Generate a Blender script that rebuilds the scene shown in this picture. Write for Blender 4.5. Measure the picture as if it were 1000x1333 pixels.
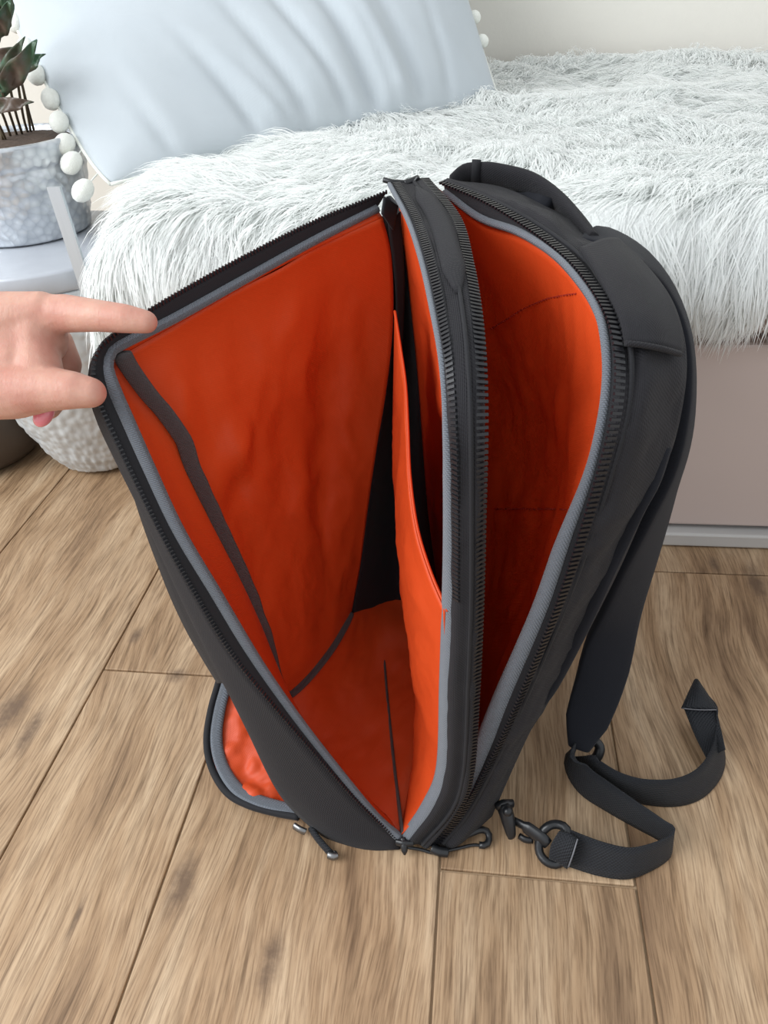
import bpy, bmesh, math, random
import numpy as np
from mathutils import Vector, Matrix, noise

random.seed(7); rng = np.random.default_rng(7)
for o in list(bpy.data.objects): bpy.data.objects.remove(o)
SC = bpy.context.scene
COL = SC.collection

# ------------------------------------------------------------------ camera
F = 950.0; H = 0.68                       # focal length in pixels of a 1000 x 1333 frame, lens height in metres
_dy = np.array([142, 723, -950.0]); _dy /= np.linalg.norm(_dy)          # floor boards run along +Y
_dn = np.array([86, -1268, -950.0]); _dn -= _dn @ _dy * _dy; _dn /= np.linalg.norm(_dn)
_up = -_dn; _x = np.cross(_dy, _up)
R3 = np.stack([_x, _dy, _up])             # camera coords -> world
cam = bpy.data.cameras.new('camera'); camo = bpy.data.objects.new('camera', cam); COL.objects.link(camo)
m = Matrix([[*map(float, R3[i]), 0] for i in range(3)] + [[0, 0, 0, 1]]); m.translation = (0, 0, H)
camo.matrix_world = m
cam.sensor_fit = 'VERTICAL'; cam.sensor_height = 36.0; cam.lens = F / 1333 * 36.0
cam.clip_start = 0.02
SC.camera = camo

# ------------------------------------------------------------------ world and light
W = bpy.data.worlds.new('world'); SC.world = W; W.use_nodes = True
W.node_tree.nodes['Background'].inputs[0].default_value = (0.93, 0.97, 1.0, 1)
W.node_tree.nodes['Background'].inputs[1].default_value = 0.78
def area(name, loc, target, sx, sy, power, col):
    l = bpy.data.lights.new(name, 'AREA'); l.shape = 'RECTANGLE'; l.size = sx; l.size_y = sy; l.energy = power; l.color = col
    o = bpy.data.objects.new(name, l); COL.objects.link(o); o.location = loc
    o.rotation_euler = (Vector(target) - Vector(loc)).to_track_quat('-Z', 'Y').to_euler(); return o
area('window_light', (-2.3, -.5, 1.9), (0.0, 0.75, 0.25), 2.0, 1.8, 75, (0.95, 0.98, 1.0))
SC.cycles.max_bounces = 16; SC.cycles.diffuse_bounces = 10; SC.cycles.transmission_bounces = 10
SC.view_settings.view_transform = 'Standard'; SC.view_settings.look = 'None'
SC.view_settings.exposure = 0.36; SC.view_settings.gamma = 1.0; SC.view_settings.use_curve_mapping = False

# ------------------------------------------------------------------ helpers
def U(px, py, Y=None, Z=None, X=None):
    r = R3 @ np.array([(px - 500) / F, -(py - 666.5) / F, -1.0])
    t = Y / r[1] if Y is not None else ((Z - H) / r[2] if Z is not None else X / r[0])
    return np.array([0, 0, H]) + t * r
def UY(l): return np.array([U(a, b, Y=c) for a, b, c in l])
def UZ(l): return np.array([U(a, b, Z=c) for a, b, c in l])
def V3(a): return np.array(a, float)

def spline(pts, n, closed=False):
    """Catmull-Rom through pts, resampled to n points evenly by length."""
    p = np.asarray(pts, float)
    if len(p) == 2: return p[0] + np.linspace(0, 1, n)[:, None] * (p[1] - p[0])
    q = np.vstack([p[-1], p, p[0], p[1]]) if closed else np.vstack([2 * p[0] - p[1], p, 2 * p[-1] - p[-2]])
    out = []
    for i in range(1, len(q) - 2):
        t = np.linspace(0, 1, 24, endpoint=False)[:, None]
        a, b, c, d = q[i - 1], q[i], q[i + 1], q[i + 2]
        out.append(0.5 * ((2 * b) + (c - a) * t + (2 * a - 5 * b + 4 * c - d) * t ** 2 + (3 * b - a - 3 * c + d) * t ** 3))
    out = np.vstack(out + [q[-2][None]])
    s = np.r_[0, np.cumsum(np.linalg.norm(np.diff(out, axis=0), axis=1))]
    tt = np.linspace(0, s[-1], n, endpoint=not closed)
    return np.stack([np.interp(tt, s, out[:, k]) for k in range(3)], 1)

def loft(curves, nu, nv):
    """Grid [nv][nu] through the given curves."""
    C = np.stack([spline(c, nu) for c in curves])
    if len(curves) == 2: t = np.linspace(0, 1, nv)[:, None, None]; return C[0] * (1 - t) + C[1] * t
    return np.stack([spline(C[:, i], nv) for i in range(nu)], 1)

def coons(c0, c1, d0, d1, nu, nv):
    c0 = spline(c0, nu); c1 = spline(c1, nu); d0 = spline(d0, nv); d1 = spline(d1, nv)
    u = np.linspace(0, 1, nu)[None, :, None]; v = np.linspace(0, 1, nv)[:, None, None]
    L = (1 - v) * c0[None] + v * c1[None]; M = (1 - u) * d0[:, None] + u * d1[:, None]
    B = (1 - u) * (1 - v) * c0[0] + u * (1 - v) * c0[-1] + (1 - u) * v * c1[0] + u * v * c1[-1]
    return L + M - B

def gnormals(G):
    du = np.gradient(G, axis=1); dv = np.gradient(G, axis=0); n = np.cross(du, dv)
    return n / (np.linalg.norm(n, axis=2, keepdims=True) + 1e-12)

def nz(p, s=1.0, off=0.0): return noise.noise(Vector((p[0] * s + off, p[1] * s + off * .7, p[2] * s - off)))

def wrinkle(G, amp, scale, off=0.0, stretch=(1, 1, 1), edge=0.12):
    n = gnormals(G); nv, nu = G.shape[:2]; o = G.copy()
    for j in range(nv):
        for i in range(nu):
            a, b = i / (nu - 1), j / (nv - 1)
            w = min(1, min(a, 1 - a) / edge) * min(1, min(b, 1 - b) / edge)
            p = G[j, i] * np.array(stretch)
            o[j, i] += n[j, i] * w * amp * (nz(p, scale, off) + .5 * (1 - abs(nz(p, scale * 2.3, off + 5)) * 3) * .6)
    return o

def bulge(G, vec, pw=1.0):
    nv, nu = G.shape[:2]
    u = np.sin(np.linspace(0, math.pi, nu)) ** pw; v = np.sin(np.linspace(0, math.pi, nv)) ** pw
    return G + (v[:, None] * u[None])[:, :, None] * np.array(vec)

def link(o, parent=None):
    COL.objects.link(o)
    if parent is not None:
        o.parent = parent
        o.matrix_parent_inverse = WM(parent).inverted()
    return o
def WM(o):
    mm = o.matrix_basis.copy()
    return (WM(o.parent) @ o.matrix_parent_inverse @ mm) if o.parent else mm

def mesh_obj(name, verts, faces, mat, parent=None, smooth=True, uvs=None):
    me = bpy.data.meshes.new(name)
    me.from_pydata([tuple(map(float, v)) for v in verts], [], faces); me.update()
    if smooth: me.polygons.foreach_set('use_smooth', [True] * len(me.polygons))
    if uvs is not None:
        uv = me.uv_layers.new(name='UVMap'); idx = np.empty(len(me.loops), int); me.loops.foreach_get('vertex_index', idx)
        uv.data.foreach_set('uv', np.asarray(uvs, float)[idx].ravel())
    me.materials.append(mat)
    return link(bpy.data.objects.new(name, me), parent)

def grid_obj(name, G, mat, parent=None, thick=0.0, offset=0.0, sub=0):
    nv, nu = G.shape[:2]
    faces = [(j * nu + i, j * nu + i + 1, (j + 1) * nu + i + 1, (j + 1) * nu + i) for j in range(nv - 1) for i in range(nu - 1)]
    lu = np.linalg.norm(np.diff(G, axis=1), axis=2).sum(1).mean(); lv = np.linalg.norm(np.diff(G, axis=0), axis=2).sum(0).mean()
    uvs = [(i / (nu - 1) * lu, j / (nv - 1) * lv) for j in range(nv) for i in range(nu)]
    o = mesh_obj(name, G.reshape(-1, 3), faces, mat, parent, True, uvs)
    if thick:
        md = o.modifiers.new('thick', 'SOLIDIFY'); md.thickness = thick; md.offset = offset
    if sub:
        md = o.modifiers.new('sub', 'SUBSURF'); md.levels = sub; md.render_levels = sub
    return o

def frames(path, up=None):
    p = np.asarray(path); t = np.gradient(p, axis=0); t /= np.linalg.norm(t, axis=1, keepdims=True)
    n = np.zeros_like(p)
    a = np.array(up if up is not None else (0.31, 0.2, 0.93))
    for i in range(len(p)):
        if up is None and i: a = n[i - 1]
        v = a - (a @ t[i]) * t[i]
        n[i] = v / (np.linalg.norm(v) + 1e-9)
    return p, t, n, np.cross(t, n)

def tube_data(path, ra, rb=None, k=8, up=None, cap=True):
    p, t, n, b = frames(path, up); N = len(p)
    ra = np.broadcast_to(np.asarray(ra, float), (N,)); rb = ra if rb is None else np.broadcast_to(np.asarray(rb, float), (N,))
    V = []; Fc = []; UV = []
    s = np.r_[0, np.cumsum(np.linalg.norm(np.diff(p, axis=0), axis=1))]
    for i in range(N):
        for q in range(k):
            a = 2 * math.pi * q / k
            V.append(p[i] + n[i] * math.cos(a) * ra[i] + b[i] * math.sin(a) * rb[i]); UV.append((q / k * 6.28 * ra[i], s[i]))
    for i in range(N - 1):
        for q in range(k): Fc.append((i * k + q, i * k + (q + 1) % k, (i + 1) * k + (q + 1) % k, (i + 1) * k + q))
    if cap: Fc.append(tuple(range(k - 1, -1, -1))); Fc.append(tuple(range((N - 1) * k, N * k)))
    return V, Fc, UV
def tube(name, path, ra, mat, parent=None, rb=None, k=8, up=None):
    V, Fc, UV = tube_data(path, ra, rb, k, up); return mesh_obj(name, V, Fc, mat, parent, True, UV)

def ribbon(name, path, widths, wvec, mat, parent=None, thick=0.002, nw=5, crown=0.0):
    """flat band: path is the centre line, wvec the width direction for each point"""
    p = np.asarray(path); t = np.gradient(p, axis=0); t /= np.linalg.norm(t, axis=1, keepdims=True)
    wv = np.broadcast_to(np.asarray(wvec, float), p.shape).copy()
    wv -= (wv * t).sum(1, keepdims=True) * t; wv /= np.linalg.norm(wv, axis=1, keepdims=True)
    nn = np.cross(t, wv); wd = np.broadcast_to(np.asarray(widths, float), (len(p),))
    G = np.stack([p + wv * (wd * (q / (nw - 1) - .5))[:, None] + nn * crown * (1 - (2 * q / (nw - 1) - 1) ** 2) for q in range(nw)])
    return grid_obj(name, G, mat, parent, thick, 0.0)

def box_data(c, ax, ay, az):
    c = V3(c); ax = V3(ax); ay = V3(ay); az = V3(az); V = []
    for sz in (-1, 1):
        for sx, sy in ((-1, -1), (1, -1), (1, 1), (-1, 1)): V.append(c + sx * ax + sy * ay + sz * az)
    return V, [(3, 2, 1, 0), (4, 5, 6, 7), (0, 1, 5, 4), (1, 2, 6, 5), (2, 3, 7, 6), (3, 0, 4, 7)]
def joined(parts):
    V = []; Fc = []
    for v, f in parts:
        n = len(V); V += list(v); Fc += [tuple(i + n for i in q) for q in f]
    return V, Fc
def box_obj(name, lo, hi, mat, parent=None, bev=0.003, seg=2):
    lo = V3(lo); hi = V3(hi); c = (lo + hi) / 2; h = (hi - lo) / 2
    V, Fc = box_data((0, 0, 0), (h[0], 0, 0), (0, h[1], 0), (0, 0, h[2]))
    me = bpy.data.meshes.new(name); me.from_pydata([tuple(v) for v in V], [], Fc)
    if bev:
        bm = bmesh.new(); bm.from_mesh(me); bmesh.ops.bevel(bm, geom=bm.edges[:], offset=bev, segments=seg, affect='EDGES', profile=.5); bm.to_mesh(me); bm.free()
    me.materials.append(mat); o = bpy.data.objects.new(name, me); o.location = c; return link(o, parent)

def lathe(name, prof, mat, parent=None, n=48, center=(0, 0, 0), disp=None):
    V = []; Fc = []; c = V3(center)
    for r, z in prof:
        for q in range(n):
            a = 2 * math.pi * q / n; rr = r + (disp(a, r, z) if disp else 0)
            V.append(c + np.array([rr * math.cos(a), rr * math.sin(a), z]))
    for i in range(len(prof) - 1):
        for q in range(n): Fc.append((i * n + q, i * n + (q + 1) % n, (i + 1) * n + (q + 1) % n, (i + 1) * n + q))
    Fc.append(tuple(range(n - 1, -1, -1))); Fc.append(tuple(range((len(prof) - 1) * n, len(prof) * n)))
    return mesh_obj(name, V, Fc, mat, parent)

def empty(name, loc, label, cat, group=None):
    o = bpy.data.objects.new(name, None); o.location = tuple(map(float, loc)); o.empty_display_size = .05; link(o)
    return tag(o, label, cat, group)
def tag(o, label=None, cat=None, group=None, kind=None):
    if label: o['label'] = label
    if cat: o['category'] = cat
    if group: o['group'] = group
    if kind: o['kind'] = kind
    return o

# ------------------------------------------------------------------ materials
def lin(r, g, b):
    f = lambda c: (c / 255 / 12.92) if c <= 10 else ((c / 255 + .055) / 1.055) ** 2.4
    return (f(r), f(g), f(b), 1)
class NT:
    def __init__(s, name):
        s.m = bpy.data.materials.new(name); s.m.use_nodes = True; s.t = s.m.node_tree; s.b = s.t.nodes['Principled BSDF']
    def n(s, typ, **kw):
        nd = s.t.nodes.new(typ)
        for k, v in kw.items():
            if k in nd.inputs.keys() if isinstance(k, str) else False: nd.inputs[k].default_value = v
            else: setattr(nd, k, v)
        return nd
    def l(s, a, b): s.t.links.new(a, b)
    def math(s, op, a, b=None, c=None):
        nd = s.t.nodes.new('ShaderNodeMath'); nd.operation = op
        for i, x in enumerate((a, b, c)):
            if x is None: continue
            if isinstance(x, (int, float)): nd.inputs[i].default_value = x
            else: s.l(x, nd.inputs[i])
        return nd.outputs[0]
    def ramp(s, fac, stops):
        nd = s.t.nodes.new('ShaderNodeValToRGB'); e = nd.color_ramp.elements
        while len(e) < len(stops): e.new(.5)
        for k, (p, c) in enumerate(stops): e[k].position = p; e[k].color = c
        s.l(fac, nd.inputs[0]); return nd.outputs[0]
    def mix(s, fac, a, b, mode='MIX'):
        nd = s.t.nodes.new('ShaderNodeMix'); nd.data_type = 'RGBA'; nd.blend_type = mode
        for i, x in ((0, fac), (6, a), (7, b)):
            if isinstance(x, (int, float)): nd.inputs[i].default_value = x
            elif isinstance(x, tuple): nd.inputs[i].default_value = x
            else: s.l(x, nd.inputs[i])
        return nd.outputs[2]
    def noise(s, vec, scale, detail=3, rough=.55, dist=0.0):
        nd = s.t.nodes.new('ShaderNodeTexNoise'); nd.inputs['Scale'].default_value = scale; nd.inputs['Detail'].default_value = detail
        nd.inputs['Roughness'].default_value = rough; nd.inputs['Distortion'].default_value = dist
        if vec is not None: s.l(vec, nd.inputs['Vector'])
        return nd.outputs[0]
    def mapping(s, vec, sc=(1, 1, 1), loc=(0, 0, 0)):
        nd = s.t.nodes.new('ShaderNodeMapping'); nd.inputs['Scale'].default_value = sc; nd.inputs['Location'].default_value = loc
        s.l(vec, nd.inputs['Vector']); return nd.outputs[0]
    def coord(s, k='Object'): return s.t.nodes.new('ShaderNodeTexCoord').outputs[k]
    def bump(s, h, strength, dist, prev=None):
        nd = s.t.nodes.new('ShaderNodeBump'); nd.inputs['Strength'].default_value = strength; nd.inputs['Distance'].default_value = dist
        s.l(h, nd.inputs['Height'])
        if prev is not None: s.l(prev, nd.inputs['Normal'])
        s.l(nd.outputs[0], s.b.inputs['Normal']); return nd.outputs[0]
    def base(s, c):
        if isinstance(c, tuple): s.b.inputs['Base Color'].default_value = c
        else: s.l(c, s.b.inputs['Base Color'])
    def set(s, **kw):
        for k, v in kw.items(): s.b.inputs[k.replace('_', ' ')].default_value = v

def weave(t, scale, strength, dist=0.0004, vec=None, diag=True, prev=None):
    """woven cloth relief from crossed wave bands in UV metres"""
    uv = vec if vec is not None else t.coord('UV')
    a = t.n('ShaderNodeTexWave', wave_type='BANDS', bands_direction='DIAGONAL' if diag else 'X'); a.inputs['Scale'].default_value = scale; t.l(uv, a.inputs['Vector'])
    b = t.n('ShaderNodeTexWave', wave_type='BANDS', bands_direction='Y'); b.inputs['Scale'].default_value = scale; t.l(uv, b.inputs['Vector'])
    return t.bump(t.math('ADD', a.outputs['Fac'], b.outputs['Fac']), strength, dist, prev)

def fabric(name, col, rough=.8, sc=220, st=.5, var=.25, sheen=.15, spec=.3, dist=.0004):
    t = NT(name); o = t.coord('Object')
    nz_ = t.noise(o, 260, 2); nb = t.noise(o, 14, 2)
    f = t.math('ADD', t.math('MULTIPLY', nz_, var), t.math('MULTIPLY', nb, var * .6))
    t.base(t.mix(f, tuple(c * (1 + var * .6) for c in col[:3]) + (1,), tuple(c * (1 - var) for c in col[:3]) + (1,)))
    t.set(Roughness=rough, Sheen_Weight=sheen, Sheen_Roughness=.5, Specular_IOR_Level=spec)
    weave(t, sc, st, dist); return t.m

M = {}
M['dark'] = fabric('dark_nylon', lin(30, 29, 33), .78, 240, .6, .35, .05)
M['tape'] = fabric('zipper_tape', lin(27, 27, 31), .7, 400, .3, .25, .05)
M['navy'] = fabric('navy_padding', lin(17, 19, 27), .85, 400, .3, .25, .06)
M['webbing'] = fabric('webbing_nylon', lin(25, 27, 32), .6, 190, .9, .25, .06)
M['binding'] = fabric('grey_binding', lin(103, 108, 116), .85, 220, .9, .35, .2)
M['seam'] = fabric('seam_binding', lin(70, 63, 64), .85, 300, .8, .3, .2)
def mk_orange(name, col, col2):
    t = NT(name); o = t.coord('Object')
    n1 = t.noise(o, 9, 3)
    t.base(t.mix(n1, col, col2)); t.set(Roughness=.4, Specular_IOR_Level=.3)
    p = t.bump(t.noise(t.mapping(o, (1, 1, .45)), 13, 2, .4, .5), .16, .012)
    p = t.bump(t.noise(t.mapping(o, (1, 1, .5)), 60, 2, .5, .5), .10, .003, p)
    weave(t, 320, .25, .0003, None, True, p); return t.m
M['orange'] = mk_orange('orange_satin', lin(208, 77, 33), lin(198, 69, 28))
t = NT('black_plastic'); t.base(lin(26, 27, 30)); t.set(Roughness=.35, Specular_IOR_Level=.5); t.bump(t.noise(t.coord(), 300, 2), .1, .0005); M['plastic'] = t.m
t = NT('zipper_coil'); t.base(lin(25, 25, 29)); t.set(Roughness=.35, Specular_IOR_Level=.5); t.bump(t.noise(t.coord(), 500, 1), .05, .0003); M['teeth'] = t.m
t = NT('steel'); t.base(t.mix(t.noise(t.coord(), 90, 2), lin(150, 150, 150), lin(110, 110, 112))); t.set(Metallic=1.0, Roughness=.35); M['steel'] = t.m
t = NT('red_thread'); t.base(lin(150, 36, 16)); t.set(Roughness=.7); t.bump(t.noise(t.coord(), 900, 1), .2, .0003); M['thread'] = t.m
t = NT('grey_thread'); t.base(t.mix(t.noise(t.coord(), 200, 1), lin(120, 120, 125), lin(95, 95, 100))); t.set(Roughness=.7); M['gthread'] = t.m

# ------------------------------------------------------------------ floor boards
KNOTS = [(238, 1150, .020, .030), (352, 1252, .016, .026), (15, 925, .030, .035), (178, 827, .013, .014), (800, 735, .03, .025), (100, 1195, .005, .018), (985, 760, .02, .04), (930, 735, .012, .016), (40, 950, .015, .03), (230, 880, .02, .010)]
def wood():
    t = NT('oak_board'); geo = t.n('ShaderNodeNewGeometry').outputs['Position']
    oi = t.n('ShaderNodeObjectInfo').outputs['Random']
    shift = t.n('ShaderNodeCombineXYZ'); t.l(t.math('MULTIPLY', oi, 17.0), shift.inputs[0]); t.l(t.math('MULTIPLY', oi, 41.0), shift.inputs[1]); t.l(t.math('MULTIPLY', oi, 7.0), shift.inputs[2])
    add = t.n('ShaderNodeVectorMath', operation='ADD'); t.l(geo, add.inputs[0]); t.l(shift.outputs[0], add.inputs[1]); p = add.outputs[0]
    # gentle sideways waviness of the grain
    wv = t.noise(t.mapping(p, (1.6, 1.1, 1)), 2.2, 2, .5)
    sx = t.n('ShaderNodeSeparateXYZ'); t.l(p, sx.inputs[0])
    cx = t.n('ShaderNodeCombineXYZ'); t.l(t.math('ADD', sx.outputs[0], t.math('MULTIPLY', wv, .09)), cx.inputs[0]); t.l(sx.outputs[1], cx.inputs[1]); pw = cx.outputs[0]
    grain = t.noise(t.mapping(pw, (1, .05, 1)), 190, 4, .62, .15)
    fine = t.noise(t.mapping(pw, (1, .045, 1)), 520, 3, .65)
    broad = t.noise(t.mapping(pw, (1, .12, 1)), 22, 4, .6, .3)
    blot = t.noise(t.mapping(p, (1, .5, 1)), 5, 3, .6)
    c = t.ramp(broad, [(.28, lin(134, 107, 82)), (.45, lin(178, 148, 116)), (.62, lin(200, 173, 142)), (.8, lin(213, 190, 161))])
    g = t.ramp(grain, [(.30, (.42, .38, .34, 1)), (.47, (.85, .83, .81, 1)), (.62, (1, 1, 1, 1))])
    c = t.mix(.85, c, g, 'MULTIPLY')
    c = t.mix(.55, c, t.ramp(fine, [(.38, (.42, .37, .33, 1)), (.54, (1, 1, 1, 1))]), 'MULTIPLY')
    c = t.mix(.45, c, t.ramp(blot, [(.32, (.62, .56, .5, 1)), (.6, (1, 1, 1, 1))]), 'MULTIPLY')
    tone = t.math('ADD', t.math('MULTIPLY', oi, .14), .91)
    comb = t.n('ShaderNodeCombineXYZ'); [t.l(tone, comb.inputs[k]) for k in range(3)]
    c = t.mix(1.0, c, comb.outputs[0], 'MULTIPLY')
    sep = t.n('ShaderNodeSeparateXYZ'); t.l(geo, sep.inputs[0]); kn = t.noise(geo, 70, 3, .6)
    tot = None
    for (a, b, ra, rb) in KNOTS:
        w = U(a, b, Z=0)
        dx = t.math('DIVIDE', t.math('SUBTRACT', sep.outputs[0], float(w[0])), ra * .62); dyy = t.math('DIVIDE', t.math('SUBTRACT', sep.outputs[1], float(w[1])), rb)
        d = t.math('ADD', t.math('MULTIPLY', dx, dx), t.math('MULTIPLY', dyy, dyy))
        e = t.math('POWER', 2.718, t.math('MULTIPLY', d, -.9))
        tot = e if tot is None else t.math('MAXIMUM', tot, e)
    kf = t.ramp(t.math('MULTIPLY', tot, t.math('ADD', t.math('MULTIPLY', kn, 1.9), .05)), [(.15, (0, 0, 0, 1)), (1.0, (1, 1, 1, 1))])
    c = t.mix(t.math('MULTIPLY', kf, .85), c, lin(100, 80, 64))
    t.base(c); t.set(Roughness=.5, Specular_IOR_Level=.35)
    pb = t.bump(grain, .25, .0012); t.bump(fine, .2, .0006, pb)
    return t.m
M['wood'] = wood()
t = NT('grout'); t.base(t.mix(t.noise(t.coord(), 120, 3), lin(180, 156, 126), lin(156, 132, 106))); t.set(Roughness=.9); M['grout'] = t.m
floor = box_obj('floor', (-2.2, -.9, -.03), (1.7, 2.0, -.0035), M['grout'], None, 0); tag(floor, kind='structure', label='floor of brown oak look boards')
seams = [-1.98, -1.72, -1.46, -1.20, -.975, -.715, -.455, -.285, -.026, .152, .42, .66, .92, 1.18, 1.44, 1.70]
joints = {-.455: [-.7, .557, 1.5], -.026: [-.6, .345, 1.4], -.285: [-.3, .92], .152: [-.5, .78], -.715: [.05, 1.12], -.975: [.6], .42: [.2, 1.2]}
random.seed(3)
for a, b in zip(seams[:-1], seams[1:]):
    ys = [-.9] + sorted(joints.get(a, [random.uniform(-.4, .3), random.uniform(.7, 1.5)])) + [2.0]
    for y0, y1 in zip(ys[:-1], ys[1:]):
        g = .0011
        box_obj('plank', (a + g, y0 + g, -.016), (b - g, y1 - g, 0.0), M['wood'], floor, .0012, 2)

# ------------------------------------------------------------------ walls
t = NT('cream_wall'); o_ = t.coord(); t.base(t.mix(t.noise(o_, 6, 3), lin(222, 218, 209), lin(215, 212, 204))); t.set(Roughness=.9); t.bump(t.noise(o_, 160, 4), .2, .002); M['wall'] = t.m
wall = box_obj('wall_back', (-2.2, 1.90, -.03), (1.7, 1.98, 2.4), M['wall'], None, 0); tag(wall, kind='structure', label='cream painted wall behind the daybed')

# ------------------------------------------------------------------ daybed
t = NT('taupe_board'); o_ = t.coord(); t.base(t.mix(t.noise(o_, 5, 2), lin(196, 180, 174), lin(188, 172, 166))); t.set(Roughness=.55); t.bump(t.noise(o_, 220, 2), .06, .001); M['taupe'] = t.m
t = NT('plinth_metal'); o_ = t.coord(); t.base(t.mix(t.noise(o_, 8, 2), lin(196, 194, 192), lin(182, 180, 178))); t.set(Roughness=.5, Metallic=.15); M['plinth'] = t.m
t = NT('brushed_steel_strip'); o_ = t.coord(); t.base(t.mix(t.noise(t.mapping(o_, (1, 1, .05)), 90, 2), lin(200, 206, 212), lin(176, 184, 192))); t.set(Roughness=.4, Metallic=.7); M['strip'] = t.m
bed = empty('daybed', (.2, 1.35, 0), 'low taupe daybed with pale plinth under the white fur throw', 'daybed')
box_obj('body', (-.42, .846, .030), (1.05, 1.88, .30), M['taupe'], bed, .004)
box_obj('mattress', (-.42, .85, .302), (1.05, 1.88, .425), M['taupe'], bed, .03, 4)
box_obj('plinth', (-.40, .833, 0.002), (1.05, 1.86, .024), M['plinth'], bed, .003)

# ------------------------------------------------------------------ fur throw
t = NT('white_fur'); o_ = t.coord()
t.base(t.mix(t.noise(o_, 30, 2), lin(252, 253, 252), lin(248, 250, 249))); t.set(Roughness=.8, Specular_IOR_Level=.15)
tr = t.n('ShaderNodeBsdfTranslucent'); tr.inputs['Color'].default_value = lin(250, 251, 250)
mx = t.n('ShaderNodeMixShader'); mx.inputs[0].default_value = .5
out = [n_ for n_ in t.t.nodes if n_.type == 'OUTPUT_MATERIAL'][0]
t.l(t.b.outputs[0], mx.inputs[1]); t.l(tr.outputs[0], mx.inputs[2]); t.l(mx.outputs[0], out.inputs[0]); M['fur'] = t.m

def vn(x, y, s, k):      # cheap smooth noise for arrays
    r = np.random.default_rng(k); v = 0
    for q in range(7):
        a, b, c = r.uniform(-1, 1, 3); v = v + np.sin(x * s * (a * 2.2) + y * s * (b * 2.2) + c * 9 + q)
    return v / 7 ** .5
# front-to-back section of the throw in (y, z), and outward normals by differences
SEC = spline(np.array([[.842, .372, 0], [.832, .392, 0], [.830, .412, 0], [.842, .434, 0], [.88, .446, 0], [1.0, .452, 0], [1.3, .456, 0], [1.6, .46, 0], [1.87, .475, 0]]), 220)
SEC_S = np.r_[0, np.cumsum(np.linalg.norm(np.diff(SEC[:, :2], axis=0), axis=1))]
XL, XR = -.455, .95
def throw_surface(x, s):
    y = np.interp(s, SEC_S, SEC[:, 0]); z = np.interp(s, SEC_S, SEC[:, 1])
    dyv = np.interp(s + .004, SEC_S, SEC[:, 0]) - np.interp(s - .004, SEC_S, SEC[:, 0]); dzv = np.interp(s + .004, SEC_S, SEC[:, 1]) - np.interp(s - .004, SEC_S, SEC[:, 1])
    n = np.stack([np.zeros_like(y), -dzv, dyv], -1); n /= np.linalg.norm(n, axis=-1, keepdims=True) + 1e-9
    # left end rolls over the side of the mattress
    e = np.clip((XL + .05 - x) / .05, 0, 2.6); ang = np.minimum(e, 1) * math.pi / 2
    X = np.where(e > 0, XL + .05 - .05 * np.sin(ang), x); drop = np.where(e > 0, .05 * (1 - np.cos(ang)) + np.clip(e - 1, 0, 9) * .05, 0)
    nx = np.where(e > 0, -np.sin(ang), 0.0); n = n * np.cos(ang)[..., None]; n[..., 0] += nx
    lump = .010 * vn(x, y, 9, 1) + .006 * vn(x, y, 22, 2)
    P = np.stack([X, y, z - drop], -1) + n * (lump + .008)[..., None]
    return P, n, e
nu_, nv_ = 110, 70
xs, ss = np.meshgrid(np.linspace(XL - .07, XR, nu_), np.linspace(0, SEC_S[-1], nv_))
Pg, _, _ = throw_surface(xs, ss)
throw = grid_obj('fur_throw', Pg, M['fur'], None, .012, -1)
tag(throw, 'long-haired white faux fur throw spread over the daybed', 'throw')
# pile: tufts of hairs as thin tapered ribbons
NC = 17000; PER = 11
cx_ = rng.uniform(XL - .075, .62, NC); cs_ = rng.uniform(0.0, SEC_S[-1], NC) ** 1.0
near = rng.random(NC) < .35; cs_[near] = rng.uniform(0.0, .35, near.sum())
x = np.repeat(cx_, PER) + rng.normal(0, .008, NC * PER); s = np.clip(np.repeat(cs_, PER) + rng.normal(0, .008, NC * PER), 0, SEC_S[-1])
x = np.clip(x, XL - .085, .7)
P0, N0, E0 = throw_surface(x, s)
yc = np.repeat(np.interp(cs_, SEC_S, SEC[:, 0]), PER); xc = np.repeat(cx_, PER)
az = vn(xc, yc, 4, 5) * .8 + vn(xc, yc, 12, 6) * .45 + np.repeat(rng.normal(0, .3, NC), PER) - 2.0      # lay direction on top
lay = np.stack([np.cos(az), np.sin(az), np.zeros_like(az)], -1)
front = np.clip((.90 - P0[:, 1]) / .07, 0, 1)[:, None]
hang = np.stack([np.repeat(rng.normal(0, .22, NC), PER), np.full(len(x), -.12), np.full(len(x), -1.0)], -1)
lay = lay * (1 - front) + hang * front
side = np.clip(E0 / 1.0, 0, 1)[:, None]
hs = np.stack([np.full(len(x), -.35), np.repeat(rng.normal(-.05, .35, NC), PER), np.full(len(x), -.9)], -1)
lay = lay * (1 - side) + hs * side
lay -= .55 * (lay * N0).sum(1, keepdims=True) * N0
lay /= np.linalg.norm(lay, axis=1, keepdims=True)
ln = rng.uniform(.042, .070, NC * PER) * np.repeat(rng.uniform(.75, 1.15, NC), PER)
lift = np.repeat(np.where(rng.random(NC) < .12, rng.uniform(.4, .85, NC), rng.uniform(.10, .30, NC)), PER)[:, None] * (1 - .6 * np.maximum(front, side))
dirr = lay + N0 * lift; dirr /= np.linalg.norm(dirr, axis=1, keepdims=True)
tip0 = P0 + dirr * ln[:, None]
ct = np.repeat(tip0.reshape(NC, PER, 3).mean(1), PER, 0)
tip = tip0 * .55 + ct * .45 + rng.normal(0, .0025, tip0.shape); tip[:, 2] -= .25 * ln * (1 - front[:, 0] * .3)
tip[:, 2] = np.where((P0[:, 2] > .43) & (P0[:, 1] > .9) & (E0 < .2), np.maximum(tip[:, 2], P0[:, 2] + .004), tip[:, 2])
midp = P0 + N0 * ln[:, None] * (.30 * (1 - .5 * front)) + (tip - P0) * .42
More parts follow.
